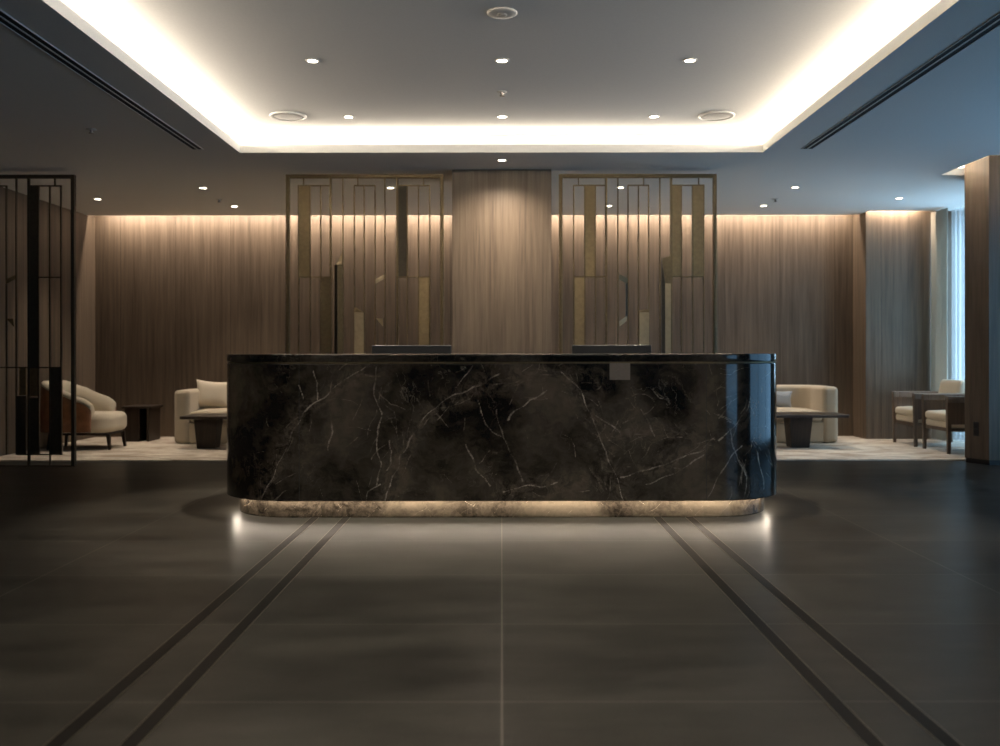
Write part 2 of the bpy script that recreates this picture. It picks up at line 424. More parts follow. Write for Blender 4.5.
# wall-wash tapes in the slots in front of the back wall and the panel
tilt = math.radians(12)
area('wall_wash_led', ((XL + .1 + PX) / 2, YB - .19, ZL + .10), PX - XL - .2, 0.02, 150, WARM2, (tilt, 0, 0))
area('wall_wash_led', ((PX + 5.54) / 2, PY - .085, ZL + .10), 5.54 - PX - .1, 0.02, 16, WARM2, (tilt, 0, 0))

# pillar behind the desk, chamfered pillar on the right
col = struct('pillar', P([(-.4995, 9.40), (.506, 9.40), (.506, 10.1), (-.4995, 10.1)], 0, ZL), 'wood_col', bevel=0.004, seg=2)
cr = struct('pillar_chamfered', P([(4.953, 9.45), (XR, 9.45), (XR, 10.1), (5.06, 10.1), (4.83, 9.70)], 0.05, ZU), 'wood')
cb = struct('baseboard_pillar', P([(4.965, 9.465), (XR, 9.465), (XR, 10.09), (5.07, 10.09), (4.845, 9.705)], 0.0, 0.05), 'black')

# bronze inlay lines in the floor, running from the desk plinth towards the entrance
for k, xc in enumerate((-1.295, -1.078, 1.078, 1.300)):
    bm = B(xc - .026, xc + .026, -1.0, 6.47, -0.002, 0.0016)
    o = struct('trim_%d' % (k + 1), bm, 'inlay')
    bm = bmesh.new()
    for s in (-1, 1): box(bm, xc + s * .0275 - .0015, xc + s * .0275 + .0015, -1.0, 6.47, -0.002, 0.0018)
    obj('edge_line', bm, 'inlay_edge', o)

# lounge carpet
o = obj('carpet', P([(XL + .01, 9.87), (XR - .01, 9.87), (XR - .01, PY - .005), (PX - .005, PY - .005), (PX - .005, YB - .005), (XL + .01, YB - .005)], 0.0, 0.012), 'carpet')
tag(o, 'beige mottled carpet covering the lounge floor behind the desk and screens', 'carpet')

# ------------------------------------------------------------------ reception desk
YD, RD, WD, DD = 6.36, 0.55, 2.019, 1.11
Z0, Z1, ZT = 0.128, 1.068, 1.135
desk = thing('reception_desk', 'long reception desk of dark veined marble with rounded ends and glowing plinth', 'desk', (0, 6.8, 0))
def outline(ins, n=40): return rrect(-WD + ins, WD - ins, YD + ins, YD + DD - ins, RD - ins - .0005, n)
VEINS = [  # vein lines read on the slab in picture pixels
    [(374, 368), (372, 395), (380, 412), (377, 440), (381, 462), (378, 484)], [(381, 484), (369, 492), (366, 502)],
    [(258, 500), (275, 470), (292, 440), (304, 412), (325, 396), (345, 380), (366, 365)],
    [(385, 500), (396, 470), (410, 440), (430, 410), (455, 394), (482, 384), (500, 374)],
    [(562, 372), (580, 390), (592, 418), (602, 445), (616, 470), (624, 500)], [(593, 415), (610, 425), (620, 432)],
    [(500, 492), (525, 486), (556, 484)], [(622, 478), (648, 470), (680, 458), (704, 450)], [(648, 485), (680, 470), (703, 455)],
    [(651, 388), (658, 398), (664, 400)], [(640, 410), (648, 424), (655, 436)],
    [(496, 410), (500, 438), (512, 462), (518, 482)], [(476, 398), (484, 424), (498, 436)], [(394, 374), (400, 392)],
    [(720, 440), (735, 425), (748, 410), (752, 395)], [(728, 430), (740, 460), (748, 478), (744, 500)], [(706, 498), (722, 470), (742, 445)],
    [(757, 445), (764, 465), (768, 492)], [(717, 388), (728, 375)], [(467, 445), (475, 470), (488, 486)],
    [(314, 368), (320, 385), (318, 400)], [(328, 410), (331, 430), (328, 450)], [(390, 440), (394, 452), (388, 470)],
    [(505, 420), (525, 400), (545, 390)], [(452, 372), (462, 366)], [(470, 366), (456, 385)], [(300, 385), (303, 400)]]
BANDS = [[(255, 505), (285, 450), (305, 410), (345, 382), (380, 362)], [(385, 505), (405, 445), (435, 408), (470, 390), (505, 372)],
         [(562, 368), (592, 418), (606, 450), (626, 505)], [(500, 492), (560, 484), (640, 474), (704, 448)], [(500, 380), (545, 372), (600, 380)],
         [(590, 440), (640, 430), (700, 440)]]
def to_slab(px, py): return ((px - 501) * YD / F, H - (py - 354.5) * YD / F)
VW = [[to_slab(*p) for p in l] for l in VEINS]; BW = [[to_slab(*p) for p in l] for l in BANDS]
def segdist(p, a, b):
    ax, az = a; bx, bz = b; dx, dz = bx - ax, bz - az
    t = max(0, min(1, ((p[0] - ax) * dx + (p[1] - az) * dz) / (dx * dx + dz * dz)))
    return math.hypot(p[0] - ax - t * dx, p[1] - az - t * dz), (p[0] - ax) * dz - (p[1] - az) * dx
BOX = {}
def linesdist(p, lines, signed):
    best, sg = 9.0, 1
    for l in lines:
        bb = BOX.get(id(l))
        if bb is None: bb = BOX[id(l)] = (min(q[0] for q in l), max(q[0] for q in l), min(q[1] for q in l), max(q[1] for q in l))
        if not (bb[0] - signed < p[0] < bb[1] + signed and bb[2] - signed < p[1] < bb[3] + signed): continue
        for a, b in zip(l, l[1:]):
            d, s = segdist(p, a, b)
            if d < best: best, sg = d, s
    return best
rv = random.Random(11)
HAIR = []
for l in BANDS + VEINS[:1]:
    for k in range(11):
        i = rv.randrange(len(l) - 1); f = rv.random()
        x = l[i][0] + (l[i + 1][0] - l[i][0]) * f + rv.gauss(0, 11); y = l[i][1] + (l[i + 1][1] - l[i][1]) * f + rv.gauss(0, 7)
        a = math.atan2(l[i + 1][1] - l[i][1], l[i + 1][0] - l[i][0]) + rv.gauss(0, .38); pts = [(x, y)]
        for _ in range(rv.randrange(2, 5)):
            a += rv.gauss(0, .28); st = rv.uniform(5, 12); x += st * math.cos(a); y += st * math.sin(a); pts.append((x, y))
        HAIR.append(pts)
for k in range(74):
    x, y = rv.uniform(235, 768) if k < 46 else rv.uniform(712, 785), rv.uniform(368, 496); a = rv.choice((-1.1, -.9, 1.0, 1.3, .2)) + rv.gauss(0, .3); pts = [(x, y)]
    for _ in range(rv.randrange(2, 5)):
        a += rv.gauss(0, .35); st = rv.uniform(4, 11); x += st * math.cos(a); y += st * math.sin(a); pts.append((x, y))
    HAIR.append(pts)
HW = [[to_slab(*p) for p in l] for l in HAIR]
def vein_attr(o, arc=True):
    me = o.data
    va = me.attributes.new('vein', 'FLOAT', 'POINT'); ba = me.attributes.new('band', 'FLOAT', 'POINT'); ha = me.attributes.new('hair', 'FLOAT', 'POINT')
    for i, v in enumerate(me.vertices):
        p = (v.co.x, v.co.z)
        if v.co.y > YD - 6.8 + RD + .02: va.data[i].value = ba.data[i].value = ha.data[i].value = 9.0; continue
        w = (p[0] + .02 * mnoise.noise((p[0] * 9, p[1] * 9, 1.3)) + .03 * mnoise.noise((p[0] * 3, p[1] * 3, 7.7)), p[1] + .02 * mnoise.noise((p[0] * 9, p[1] * 9, 5.1)))
        va.data[i].value = linesdist(w, VW, .05); ha.data[i].value = linesdist(w, HW, .02); ba.data[i].value = linesdist(w, BW, .3)
def resample(pts, step):
    out = []
    for (x0, y0), (x1, y1) in zip(pts, pts[1:] + pts[:1]):
        d = math.hypot(x1 - x0, y1 - y0); n = max(1, round(d / step))
        if step < .01 and min(y0, y1) > YD + RD + .01: n = max(1, round(d / .06))
        for i in range(n): out.append((x0 + (x1 - x0) * i / n, y0 + (y1 - y0) * i / n))
    return out
def wall_strip(pts, z0, z1, step, dz=6.8):
    """side skin of an outline with enough points to carry the vein distances, closed top and bottom"""
    bm = bmesh.new(); pts = resample(pts, step); nz = max(1, round((z1 - z0) / step)); n = len(pts)
    rings = [[bm.verts.new((x, y - dz, z0 + (z1 - z0) * k / nz)) for x, y in pts] for k in range(nz + 1)]
    for a, b in zip(rings, rings[1:]):
        for i in range(n): bm.faces.new((a[i], a[(i + 1) % n], b[(i + 1) % n], b[i]))
    bm.faces.new(rings[0][::-1]); bm.faces.new(rings[-1])
    return bm
def sm_by_angle(o):
    me = o.data
    for p in me.polygons: p.use_smooth = abs(p.normal.z) < 0.5
def notch(pts):
    """outline with the staff side cut away behind the counter"""
    out = [p for p in pts]
    k = next(i for i, (a, b) in enumerate(zip(out, out[1:])) if abs(a[1] - b[1]) < 1e-6 and a[1] > YD + .5 and a[0] - b[0] > 1)
    ins = [(1.45, out[k][1]), (1.45, YD + .34), (-1.45, YD + .34), (-1.45, out[k][1])]
    return out[:k + 1] + ins + out[k + 1:]
body = obj('body', wall_strip(notch(outline(0)), Z0, Z1, 0.007), 'marble', desk); vein_attr(body); sm_by_angle(body)
obj('work_surface', B(-1.449, 1.449, YD + .341 - 6.8, YD + DD - 6.8, .70, .74), 'walnut', desk, bevel=.003)
obj('rear_panel', B(-1.449, 1.449, YD + DD - .04 - 6.8, YD + DD - .015 - 6.8, Z0, .70), 'walnut', desk)
line = obj('bronze_line', wall_strip(notch(outline(0.004)), Z1, Z1 + .012, 0.05), 'bronze', desk); sm_by_angle(line)
top = obj('countertop', wall_strip(notch(outline(-0.002)), Z1 + .012, ZT, 0.03), 'marble', desk)
me = top.data; [me.attributes.new(a, 'FLOAT', 'POINT') for a in ('vein', 'band', 'hair')]
for a in ('vein', 'band', 'hair'): 
    for d in me.attributes[a].data: d.value = 9.0
md = top.modifiers.new('bevel', 'BEVEL'); md.width = 0.004; md.segments = 2; md.limit_method = 'ANGLE'; md.angle_limit = 1.0
sm_by_angle(top)
pl = obj('plinth', wall_strip(outline(0.09), 0.0, Z0, 0.008), 'marble', desk); sm_by_angle(pl)
me = pl.data; [me.attributes.new(a, 'FLOAT', 'POINT') for a in ('vein', 'band', 'hair')]
for i, v in enumerate(me.vertices):
    me.attributes['vein'].data[i].value = abs(((v.co.x * 1.7 + v.co.z * 1.5 + .15 * mnoise.noise((v.co.x * 4, 0, 0))) % 0.52) - .26) ; me.attributes['band'].data[i].value = 0.075; me.attributes['hair'].data[i].value = abs(((v.co.x * 1.3 - v.co.z * 1.1 + .12 * mnoise.noise((v.co.x * 5, 3, 0))) % 0.23) - .115)
# LED tape under the overhang
oa, ob = resample(outline(0.040), .05), None
bm = bmesh.new(); n = len(oa)
def inset_pts(ins): return outline(ins)
A_, B_ = outline(0.052), outline(0.064); n = len(A_)
lo = [bm.verts.new((x, y - 6.8, Z0 - .003)) for x, y in A_]; hi = [bm.verts.new((x, y - 6.8, Z0 - .003)) for x, y in B_]
for i in range(n): bm.faces.new((lo[i], hi[i], hi[(i + 1) % n], lo[(i + 1) % n]))
led = obj('led_strip', bm, 'led', desk)
if led.data.polygons[0].normal.z > 0: led.data.flip_normals()
M['led'].cycles.emission_sampling = 'FRONT'
# slab joints and the small thin beige rectangle on the front face
for x in (-1.385, 1.40): obj('slab_joint', B(x - .0012, x + .0012, YD - .0008 - 6.8, YD + .003 - 6.8, Z0 + .002, Z1 - .002), 'black', desk)
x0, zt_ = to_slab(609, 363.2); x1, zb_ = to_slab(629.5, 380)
pq = obj('beige_rect', B(x0, x1, YD - 6.8 - .003, YD - 6.8 + .002, zb_, zt_), 'beige_rect', desk, bevel=0.001, seg=1)
pq['label'] = 'small plain beige rectangle on the desk front'

# monitors on the staff work surface
def monitor(xc, label):
    t = thing('monitor', label, 'monitor', (xc, 6.98, 0.741), 0, 'monitors at the reception desk')
    obj('stand_base', P(rrect(-.12, .12, -.085, .085, .03), 0, .012), 'black', t, bevel=.003)
    obj('stand_neck', B(-.03, .03, -.035, -.012, .010, .30), 'black', t, bevel=.004)
    obj('housing', B(-.297, .297, -.012, .016, .105, .459), 'black_gl', t, bevel=.005)
    obj('screen', B(-.287, .287, .0155, .0175, .118, .450), 'slot', t)
    return t
monitor((411 - 501) * 6.98 / F, 'black monitor on the left half of the reception desk')
monitor((611 - 501) * 6.98 / F, 'black monitor on the right half of the reception desk')

# ------------------------------------------------------------------ metal screens
YS = 9.45; SS = F / YS
def scr(u, crop0): return (crop0 + u / 3.552 - 501) / SS
def zpx(y): return H + (354.5 - y) / SS
def screen(name, label, x_org, left_u, mirror_items, mats, cat='screen'):
    """x_org: world X of the local origin; items are in local metres"""
    t = thing(name, label, cat, (x_org, YS, 0), 0, 'metal room screens')
    fm, pm, dm = mats
    W = 1.60; bar = 0.036; d = 0.025
    ztop = zpx(174.5)
    bm = bmesh.new()
    box(bm, 0, bar, -d, d, 0, ztop - .0); box(bm, W - bar, W, -d, d, 0, ztop); box(bm, bar, W - bar, -d, d, ztop - bar, ztop)
    box(bm, bar, W - bar, -d, d, 0, .012)
    obj('outer_frame', bm, fm, t, bevel=.004, seg=2)
    zt, za, zm, zl, zb = ztop - bar, zpx(185.5), zpx(277), zpx(367), zpx(454)
    it = mirror_items
    for (x, w, zlo, zhi) in it['bars']:
        lo = {'b': zb, '0': .012, 'm': zm}.get(zlo, zlo); hi = {'t': zt, 'a': za}.get(zhi, zhi)
        obj('bar', B(x - w / 2, x + w / 2, -.012, .012, lo, hi), fm, t)
    for (xa, xb, z) in it['rails']:
        z = {'a': za, 'm': zm, 'l': zl, 'b': zb}.get(z, z)
        obj('rail', B(xa, xb, -.012, .012, z - .006, z + .006), fm, t)
    for (xa, xb, zlo, zhi, mt) in it['panels']:
        lo = {'b': zb, 'm': zm, 'l': zl}.get(zlo, zlo); hi = {'a': za, 'm': zm, 'l': zl}.get(zhi, zhi)
        obj('panel', B(xa + .004, xb - .004, -.008, .008, lo + .005, hi - .005), {'p': pm, 'd': dm, 'f': fm}[mt], t)
    for (pts, mt, dy) in it['facets']:
        # folded plate: quad in local x,z with its own depth
        bm = bmesh.new(); lo = [bm.verts.new((x, -.030 + dy[i], z)) for i, (x, z) in enumerate(pts)]; hi = [bm.verts.new((x, -.022 + dy[i], z)) for i, (x, z) in enumerate(pts)]
        bm.faces.new(lo); bm.faces.new(hi[::-1]); n = len(pts)
        for i in range(n): bm.faces.new((lo[i], hi[i], hi[(i + 1) % n], lo[(i + 1) % n]))
        obj('folded_panel', bm, {'p': 'facet' if fm == 'bronze' else pm, 'd': dm, 'f': fm}[mt], t)
    return t
def items(crop0, x_org, L):
    """L: dict of u coordinates of the verticals from the photograph's enlargement"""
    f = lambda u: scr(u, crop0) - x_org - (.012 if crop0 == 270 else 0)
    z = lambda v: zpx(160 + v / 3.552)
    zb = zpx(454)
    bars, rails, panels, facets = [], [], [], []
    for u, w, lo, hi in L['v']: bars.append((f(u), w, lo, hi))
    for ua, ub, zz in L['r']: rails.append((f(ua), f(ub), zz))
    for ua, ub, lo, hi, m in L['p']: panels.append((f(ua), f(ub), z(lo) if not isinstance(lo, str) else lo, z(hi) if not isinstance(hi, str) else hi, m))
    for pts, m, dy in L['f']: facets.append(([(f(u), z(v) if not isinstance(v, str) else zb) for u, v in pts], m, dy))
    return dict(bars=bars, rails=rails, panels=panels, facets=facets)
TH, TK = 0.012, 0.022
ZLOW = 895.0   # v of the lower rail (y = 367 + ...) in the enlargement's scale
v_of = lambda y: (y - 160) * 3.552
LEFT = dict(
    v=[(104, TH, 'b', 'a'), (145, TH, 'b', 'a'), (183, TH, 'b', 'a'), (218, TK, '0', 't'), (262, TH, 'b', 't'), (302, TH, 'b', 'a'), (337, TH, 'b', 'a'), (376, TH, 'b', 'a'),
       (411, TH, 'b', 't'), (455, TK, '0', 't'), (490, TH, 'b', 'a'), (530, TH, 'b', 'a'), (570, TH, 'b', 'a'),
       (122, .010, zpx(185.5), 't'), (315, .010, zpx(185.5), 't'), (548, .010, zpx(185.5), 't'), (530, .010, '0', zpx(454))],
    r=[(102, 218, 'a'), (302, 378, 'a'), (455, 572, 'a'), (104, 218, 'm'), (455, 570, 'm'), (104, 262, 'b'), (411, 572, 'b'), (262, 411, 'l'), (411, 572, 'l')],
    p=[(104, 145, 'm', 'a', 'p'), (183, 218, 'l', 'm', 'f'), (455, 490, 'm', 'a', 'd'), (530, 570, 'l', 'm', 'p'), (455, 490, v_of(396), v_of(367), 'p'),
       (455, 490, 'b', v_of(397), 'd'), (530, 570, 'b', 'l', 'd'), (411, 446, 'b', 'l', 'd'), (490, 528, 'b', 'l', 'f')],
    f=[([(232, 372), (243, 372), (243, 'b'), (232, 'b')], 'd', (.02, 0, 0, .02)), ([(243, 372), (260, 372), (260, 'b'), (243, 'b')], 'f', (0, .01, .01, 0)),
       ([(239, 372), (260, 372), (260, 328), (248, 344)], 'p', (0, 0, .04, .04)),
       ([(303, 540), (336, 542), (336, 'b'), (303, 'b')], 'p', (0, 0, 0, 0)), ([(303, 540), (336, 542), (318, 530), (303, 520)], 'f', (0, 0, .03, .03)),
       ([(378, 424), (409, 406), (409, 421), (378, 440)], 'p', (0, .02, .02, 0)), ([(380, 562), (404, 562), (404, 592)], 'p', (0, 0, .02))])
RIGHT = dict(
    v=[(118, TH, 'b', 'a'), (157, TH, 'b', 'a'), (195, TH, 'b', 'a'), (233, TK, '0', 't'), (275, TH, 'b', 't'), (311, TH, 'b', 'a'), (348, TH, 'b', 'a'), (384, TH, 'b', 'a'),
       (424, TH, 'b', 't'), (464, TK, '0', 't'), (500, TH, 'b', 'a'), (540, TH, 'b', 'a'), (580, TH, 'b', 'a'),
       (135, .010, zpx(185.5), 't'), (366, .010, zpx(185.5), 't'), (562, .010, zpx(185.5), 't'), (157, .010, '0', zpx(454))],
    r=[(116, 233, 'a'), (309, 386, 'a'), (464, 582, 'a'), (118, 233, 'm'), (464, 580, 'm'), (118, 275, 'b'), (424, 582, 'b'), (275, 424, 'l'), (464, 582, 'l')],
    p=[(157, 195, 'm', 'a', 'p'), (118, 157, 'l', 'm', 'p'), (464, 500, 'm', 'a', 'p'), (540, 580, 'm', 'a', 'p'), (118, 157, 'b', 'l', 'd'), (195, 233, 'b', 'l', 'd'), (540, 580, 'b', 'l', 'd')],
    f=[([(278, 404), (308, 422), (308, 440), (278, 428)], 'f', (0, .02, .02, 0)), ([(301, 440), (308, 440), (308, 556), (301, 556)], 'd', (0, .02, .02, 0)),
       ([(278, 574), (306, 554), (306, 572), (280, 592)], 'p', (0, .02, .02, 0)),
       ([(350, 542), (384, 542), (384, 'b'), (350, 'b')], 'p', (0, 0, 0, 0)), ([(350, 542), (384, 542), (384, 530), (350, 534)], 'f', (0, 0, .03, .03)),
       ([(441, 440), (461, 440), (461, 'b'), (441, 'b')], 'p', (0, 0, 0, 0)), ([(428, 356), (441, 440), (441, 'b'), (428, 'b')], 'd', (0, 0, 0, 0)), ([(430, 352), (460, 342), (461, 440), (441, 440)], 'f', (0, 0, 0, 0))])
xl = (287 - 501) / SS - .012; xr = (557.5 - 501) / SS + .01; xf = xl - (444 - 75.5) / SS
screen('metal_screen', 'bronze geometric screen left of the wood pillar behind the desk', xl, 0, items(270, xl, LEFT), ('bronze', 'brass', 'dk_unlit_bronze'))
screen('metal_screen', 'bronze geometric screen right of the wood pillar behind the desk', xr, 0, items(540, xr, RIGHT), ('bronze', 'brass', 'dk_unlit_bronze'))
UNLIT = dict(v=[v for v in LEFT['v']] + [(60, TH, '0', 't')], r=[r for r in LEFT['r']],
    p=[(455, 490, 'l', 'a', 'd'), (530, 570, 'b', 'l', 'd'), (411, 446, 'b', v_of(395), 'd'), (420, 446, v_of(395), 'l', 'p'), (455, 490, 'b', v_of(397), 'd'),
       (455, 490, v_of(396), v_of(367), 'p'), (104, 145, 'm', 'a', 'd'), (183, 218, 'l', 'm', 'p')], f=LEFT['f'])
itf = items(270, xl, UNLIT)
screen('metal_screen', 'metal screen, shade painted as dark bronze, at the left picture edge in front of the cream armchair', xf, 0, itf, ('dk_unlit_bronze', 'bronze', 'dk_unlit_bronze'))  # same screen design standing unlit; its shade is put into darker metal colours

# ------------------------------------------------------------------ ceiling fittings
lens_z = -0.004
def downlight_proto():
    t = thing('downlight', '', 'ceiling light', (0, 0, 0), 0, 'recessed ceiling downlights')
    bm = bmesh.new(); lathe(bm, [(.037, -.001), (.037, -.005), (.048, -.005), (.051, -.003), (.051, 0)], 32)
    bmesh.ops.delete(bm, geom=[f for f in bm.faces if len(f.verts) > 4], context='FACES_ONLY')
    obj('trim_ring', bm, 'white', t, smooth=True)
    bm = bmesh.new(); cyl(bm, 0, 0, -.004, -.0015, .0375, n=32); obj('lens', bm, 'lens', t)
    return t
proto = downlight_proto(); used = False
SP = {k: spot_data('downlight_lamp_' + k, *a) for k, a in dict(
    coffer=(105, WARM, 66, 0.9, 0.022), desk=(460, WARM, 70, 0.5, 0.010), front=(55, WARM, 110, 0.7, 0.03), pillar=(170, WARM2, 150, 1.0, 0.05), lounge=(95, WARM, 78, 0.7, 0.03)).items()}
def downlight(x, y, z, kind, label, lamp=True):
    global used
    if not used: t = proto; t.location = (x, y, z); t['label'] = label; used = True
    else: t = dup(proto, (x, y, z), None, label)
    if lamp:
        o = bpy.data.objects.new('downlight_lamp', SP[kind]); C.objects.link(o); o.parent = t; o.location = (0, 0, -.012)
    return t
for i, y in enumerate((6.58, 8.13, 5.03, 3.48, 1.93)):
    row = ('second farthest', 'farthest', 'third farthest', 'fourth farthest', 'nearest')[i]
    for x, s in ((-1.335, 'left'), (0.005, 'middle'), (1.335, 'right')):
        downlight(x, y, ZU, 'desk' if i == 0 else 'coffer', '%s downlight in the %s row of the raised ceiling' % (s, row), True)
downlight(0.005, 8.94, ZL, 'pillar', 'downlight in the lower ceiling just in front of the central wood pillar')
for x, y, lb in ((-3.34, 10.41, 'downlight over the left lounge, nearer of the two left of the left bronze screen'),
                 (-1.24, 10.41, 'downlight seen through the left bronze screen'),
                 (1.33, 10.41, 'upper of two downlights seen through the right bronze screen'),
                 (3.29, 10.41, 'downlight over the right lounge, nearer of the two right of the right bronze screen'),
                 (-3.36, 11.70, 'downlight over the left sofa close to the lit back wall'),
                 (1.35, 11.70, 'lower of two downlights seen through the right bronze screen'),
                 (3.30, 11.70, 'downlight over the right sofa close to the lit back wall'),
                 (-4.84, 11.15, 'downlight above the cream armchair at the left'),
                 (4.77, 11.15, 'downlight above the two wooden armchairs at the right')):
    downlight(x, y, ZL, 'lounge', lb)
def speaker(x, y, lb):
    t = thing('ceiling_speaker', lb, 'speaker', (x, y, ZU), 0, 'ceiling speakers')
    bm = bmesh.new(); lathe(bm, [(.138, -.004), (.138, -.012), (.150, -.013), (.157, -.006), (.157, 0)], 48)
    bmesh.ops.delete(bm, geom=[f for f in bm.faces if len(f.verts) > 4], context='FACES_ONLY')
    obj('rim', bm, 'white', t, smooth=True)
    bm = bmesh.new(); lathe(bm, [(.139, -.004), (.139, -.0065), (.09, -.009), (.02, -.0105)], 48); obj('grille', bm, 'grille', t, smooth=True)
speaker(-1.857, 8.10, 'round ceiling speaker at the left of the raised ceiling')
speaker(1.874, 8.10, 'round ceiling speaker at the right of the raised ceiling')
t = thing('smoke_detector', 'round flat smoke detector in the middle of the raised ceiling', 'smoke detector', (0.005, 5.66, ZU))
bm = bmesh.new(); lathe(bm, [(.092, 0), (.092, -.006), (.082, -.011), (.05, -.012)], 40); obj('base_plate', bm, 'white', t, smooth=True)
bm = bmesh.new(); lathe(bm, [(.030, -.011), (.028, -.018), (.02, -.021)], 32); obj('sensor_head', bm, 'grille', t, smooth=True)
def sprinkler(x, y, z, lb):
    t = thing('ceiling_sprinkler', lb, 'sprinkler', (x, y, z), 0, 'ceiling sprinklers')
    bm = bmesh.new(); lathe(bm, [(.042, 0), (.040, -.004), (.018, -.006)], 28); obj('rosette', bm, 'white', t, smooth=True)
    bm = bmesh.new(); cyl(bm, 0, 0, -.030, -.005, .009, .012, 14); cyl(bm, 0, 0, -.034, -.030, .020, .020, 18); obj('head', bm, 'chrome', t)
sprinkler(0.005, 7.37, ZU, 'sprinkler head between the two middle downlights of the raised ceiling')
sprinkler(-3.40, 7.71, ZL, 'sprinkler head beside the left linear air slot')
sprinkler(-3.40, 11.2, ZL, 'sprinkler head between the two downlights of the left lounge')
sprinkler(3.30, 11.2, ZL, 'sprinkler head between the two downlights of the right lounge')
def slot(xc, lb):
    t = thing('linear_diffuser', lb, 'air vent', (xc, 0, ZL), 0, 'linear air slots in the ceiling')
    y0, y1 = 2.2, 8.46
    bm = bmesh.new(); box(bm, -.052, -.046, y0, y1, -.006, 0); box(bm, .046, .052, y0, y1, -.006, 0); box(bm, -.006, .006, y0, y1, -.005, 0)
    box(bm, -.046, .046, y0, y0 + .006, -.006, 0); box(bm, -.046, .046, y1 - .006, y1, -.006, 0)
    obj('frame', bm, 'ceil', t)
    for s in (-1, 1): obj('slot', B(s * .026 - .020, s * .026 + .020, y0 + .006, y1 - .006, -.0025, 0), 'slot', t)
slot(-2.76, 'long double-slot air diffuser left of the raised ceiling')
slot(2.78, 'long double-slot air diffuser right of the raised ceiling')

# ------------------------------------------------------------------ left lounge
# shell armchair, faces +X (local +Y is its back, local -Y its front)
def shell_chair(loc, rz, label):
    t = thing('shell_armchair', label, 'armchair', loc, rz)
    # plan path of the shell: from the front of one arm around the back to the other, local front = -Y
    hw, r, yf, yb = 0.345, 0.30, -0.23, 0.43
    path = []
    for i in range(9): path.append((hw, yf + (yb - r - yf) * i / 9, (1, 0)))
    for i in range(25):
        a = PI * i / 24
        ca, sa = math.cos(a), math.sin(a)
        x = (hw - 0) * (abs(ca) ** 0.75) * (1 if ca > 0 else -1); y = yb - r + r * (sa ** 0.75)
        nx, ny = ca, sa; path.append((x, y, (nx, ny)))
    for i in range(1, 10): path.append((-hw, yb - r - (yb - r - yf) * i / 9, (-1, 0)))
    n = len(path)
    def hgt(k):
        s = k / (n - 1); e = 1 - abs(2 * s - 1)       # 0 at arm fronts, 1 at the middle of the back
        return 0.585 + 0.215 * (3 * min(1, e * 1.25) ** 2 - 2 * min(1, e * 1.25) ** 3)
    def loft(sec, name, mat):
        bm = bmesh.new(); rings = []
        for k, (x, y, (nx, ny)) in enumerate(path):
            e = min(k, n - 1 - k); pull = 0.06 * max(0, 1 - e / 3.0) ** 2 
            rings.append([bm.verts.new((x + nx * o, y + ny * o, z)) for o, z in sec(hgt(k) - pull, pull)])
        m = len(rings[0])
        for a, b in zip(rings, rings[1:]):
            for i in range(m): bm.faces.new((a[i], a[(i + 1) % m], b[(i + 1) % m], b[i]))
        bm.faces.new(rings[0][::-1]); bm.faces.new(rings[-1])
        o = obj(name, bm, mat, t, smooth=True); o.data.polygons[-1].use_smooth = False; o.data.polygons[-2].use_smooth = False
        return o
    loft(lambda h, p: [(.000, .215), (.028, .215 + p * .5), (.034, .40), (.020, h - .055), (.0, h - .035), (-.012, h - .06), (-.01, .4)], 'outer_shell', 'leather')
    loft(lambda h, p: [(-.012, .36), (-.008, h - .06), (.018, h - .042), (.020, h - .012), (-.005, h + .012), (-.045, h + .012), (-.085, h - .03), (-.10, h - .10), (-.10, .36)], 'inner_back', 'cream')
    bm = P(rrect(-.325, .325, -.43, .36, (.16, .16, .22, .22), 10), .20, .43)
    obj('seat', bm, 'cream', t, smooth=False, bevel=.075, seg=6)
    obj('base_frame', P(rrect(-.27, .27, -.385, .30, .12, 8), .175, .205), 'walnut', t)
    for sx in (-1, 1):
        for yy, dy in ((-.375, -.02), (.30, .03)):
            bm = bmesh.new(); taper(bm, sx * .21, yy, 0, .19, .013, .022, sx * .015, dy); obj('leg', bm, 'walnut', t)
    return t
shell_chair((-5.01, 11.17, .012), PI / 2, 'cream armchair with tan brown outer shell behind the shade-darkened metal screen')

# side table
t = thing('side_table', 'dark wooden side table between the cream armchair and the left sofa', 'side table', (-4.70, 12.18, .012))
obj('top', B(-.19, .19, -.215, .215, .425, .455), 'walnut', t, bevel=.004)
obj('leg_panel', B(-.155, .03, -.20, .20, 0, .426), 'walnut', t, bevel=.003)
obj('leg', B(.125, .155, -.20, .20, 0, .426), 'walnut', t, bevel=.003)
obj('rear_panel', B(.03, .125, .17, .19, 0, .426), 'walnut', t)

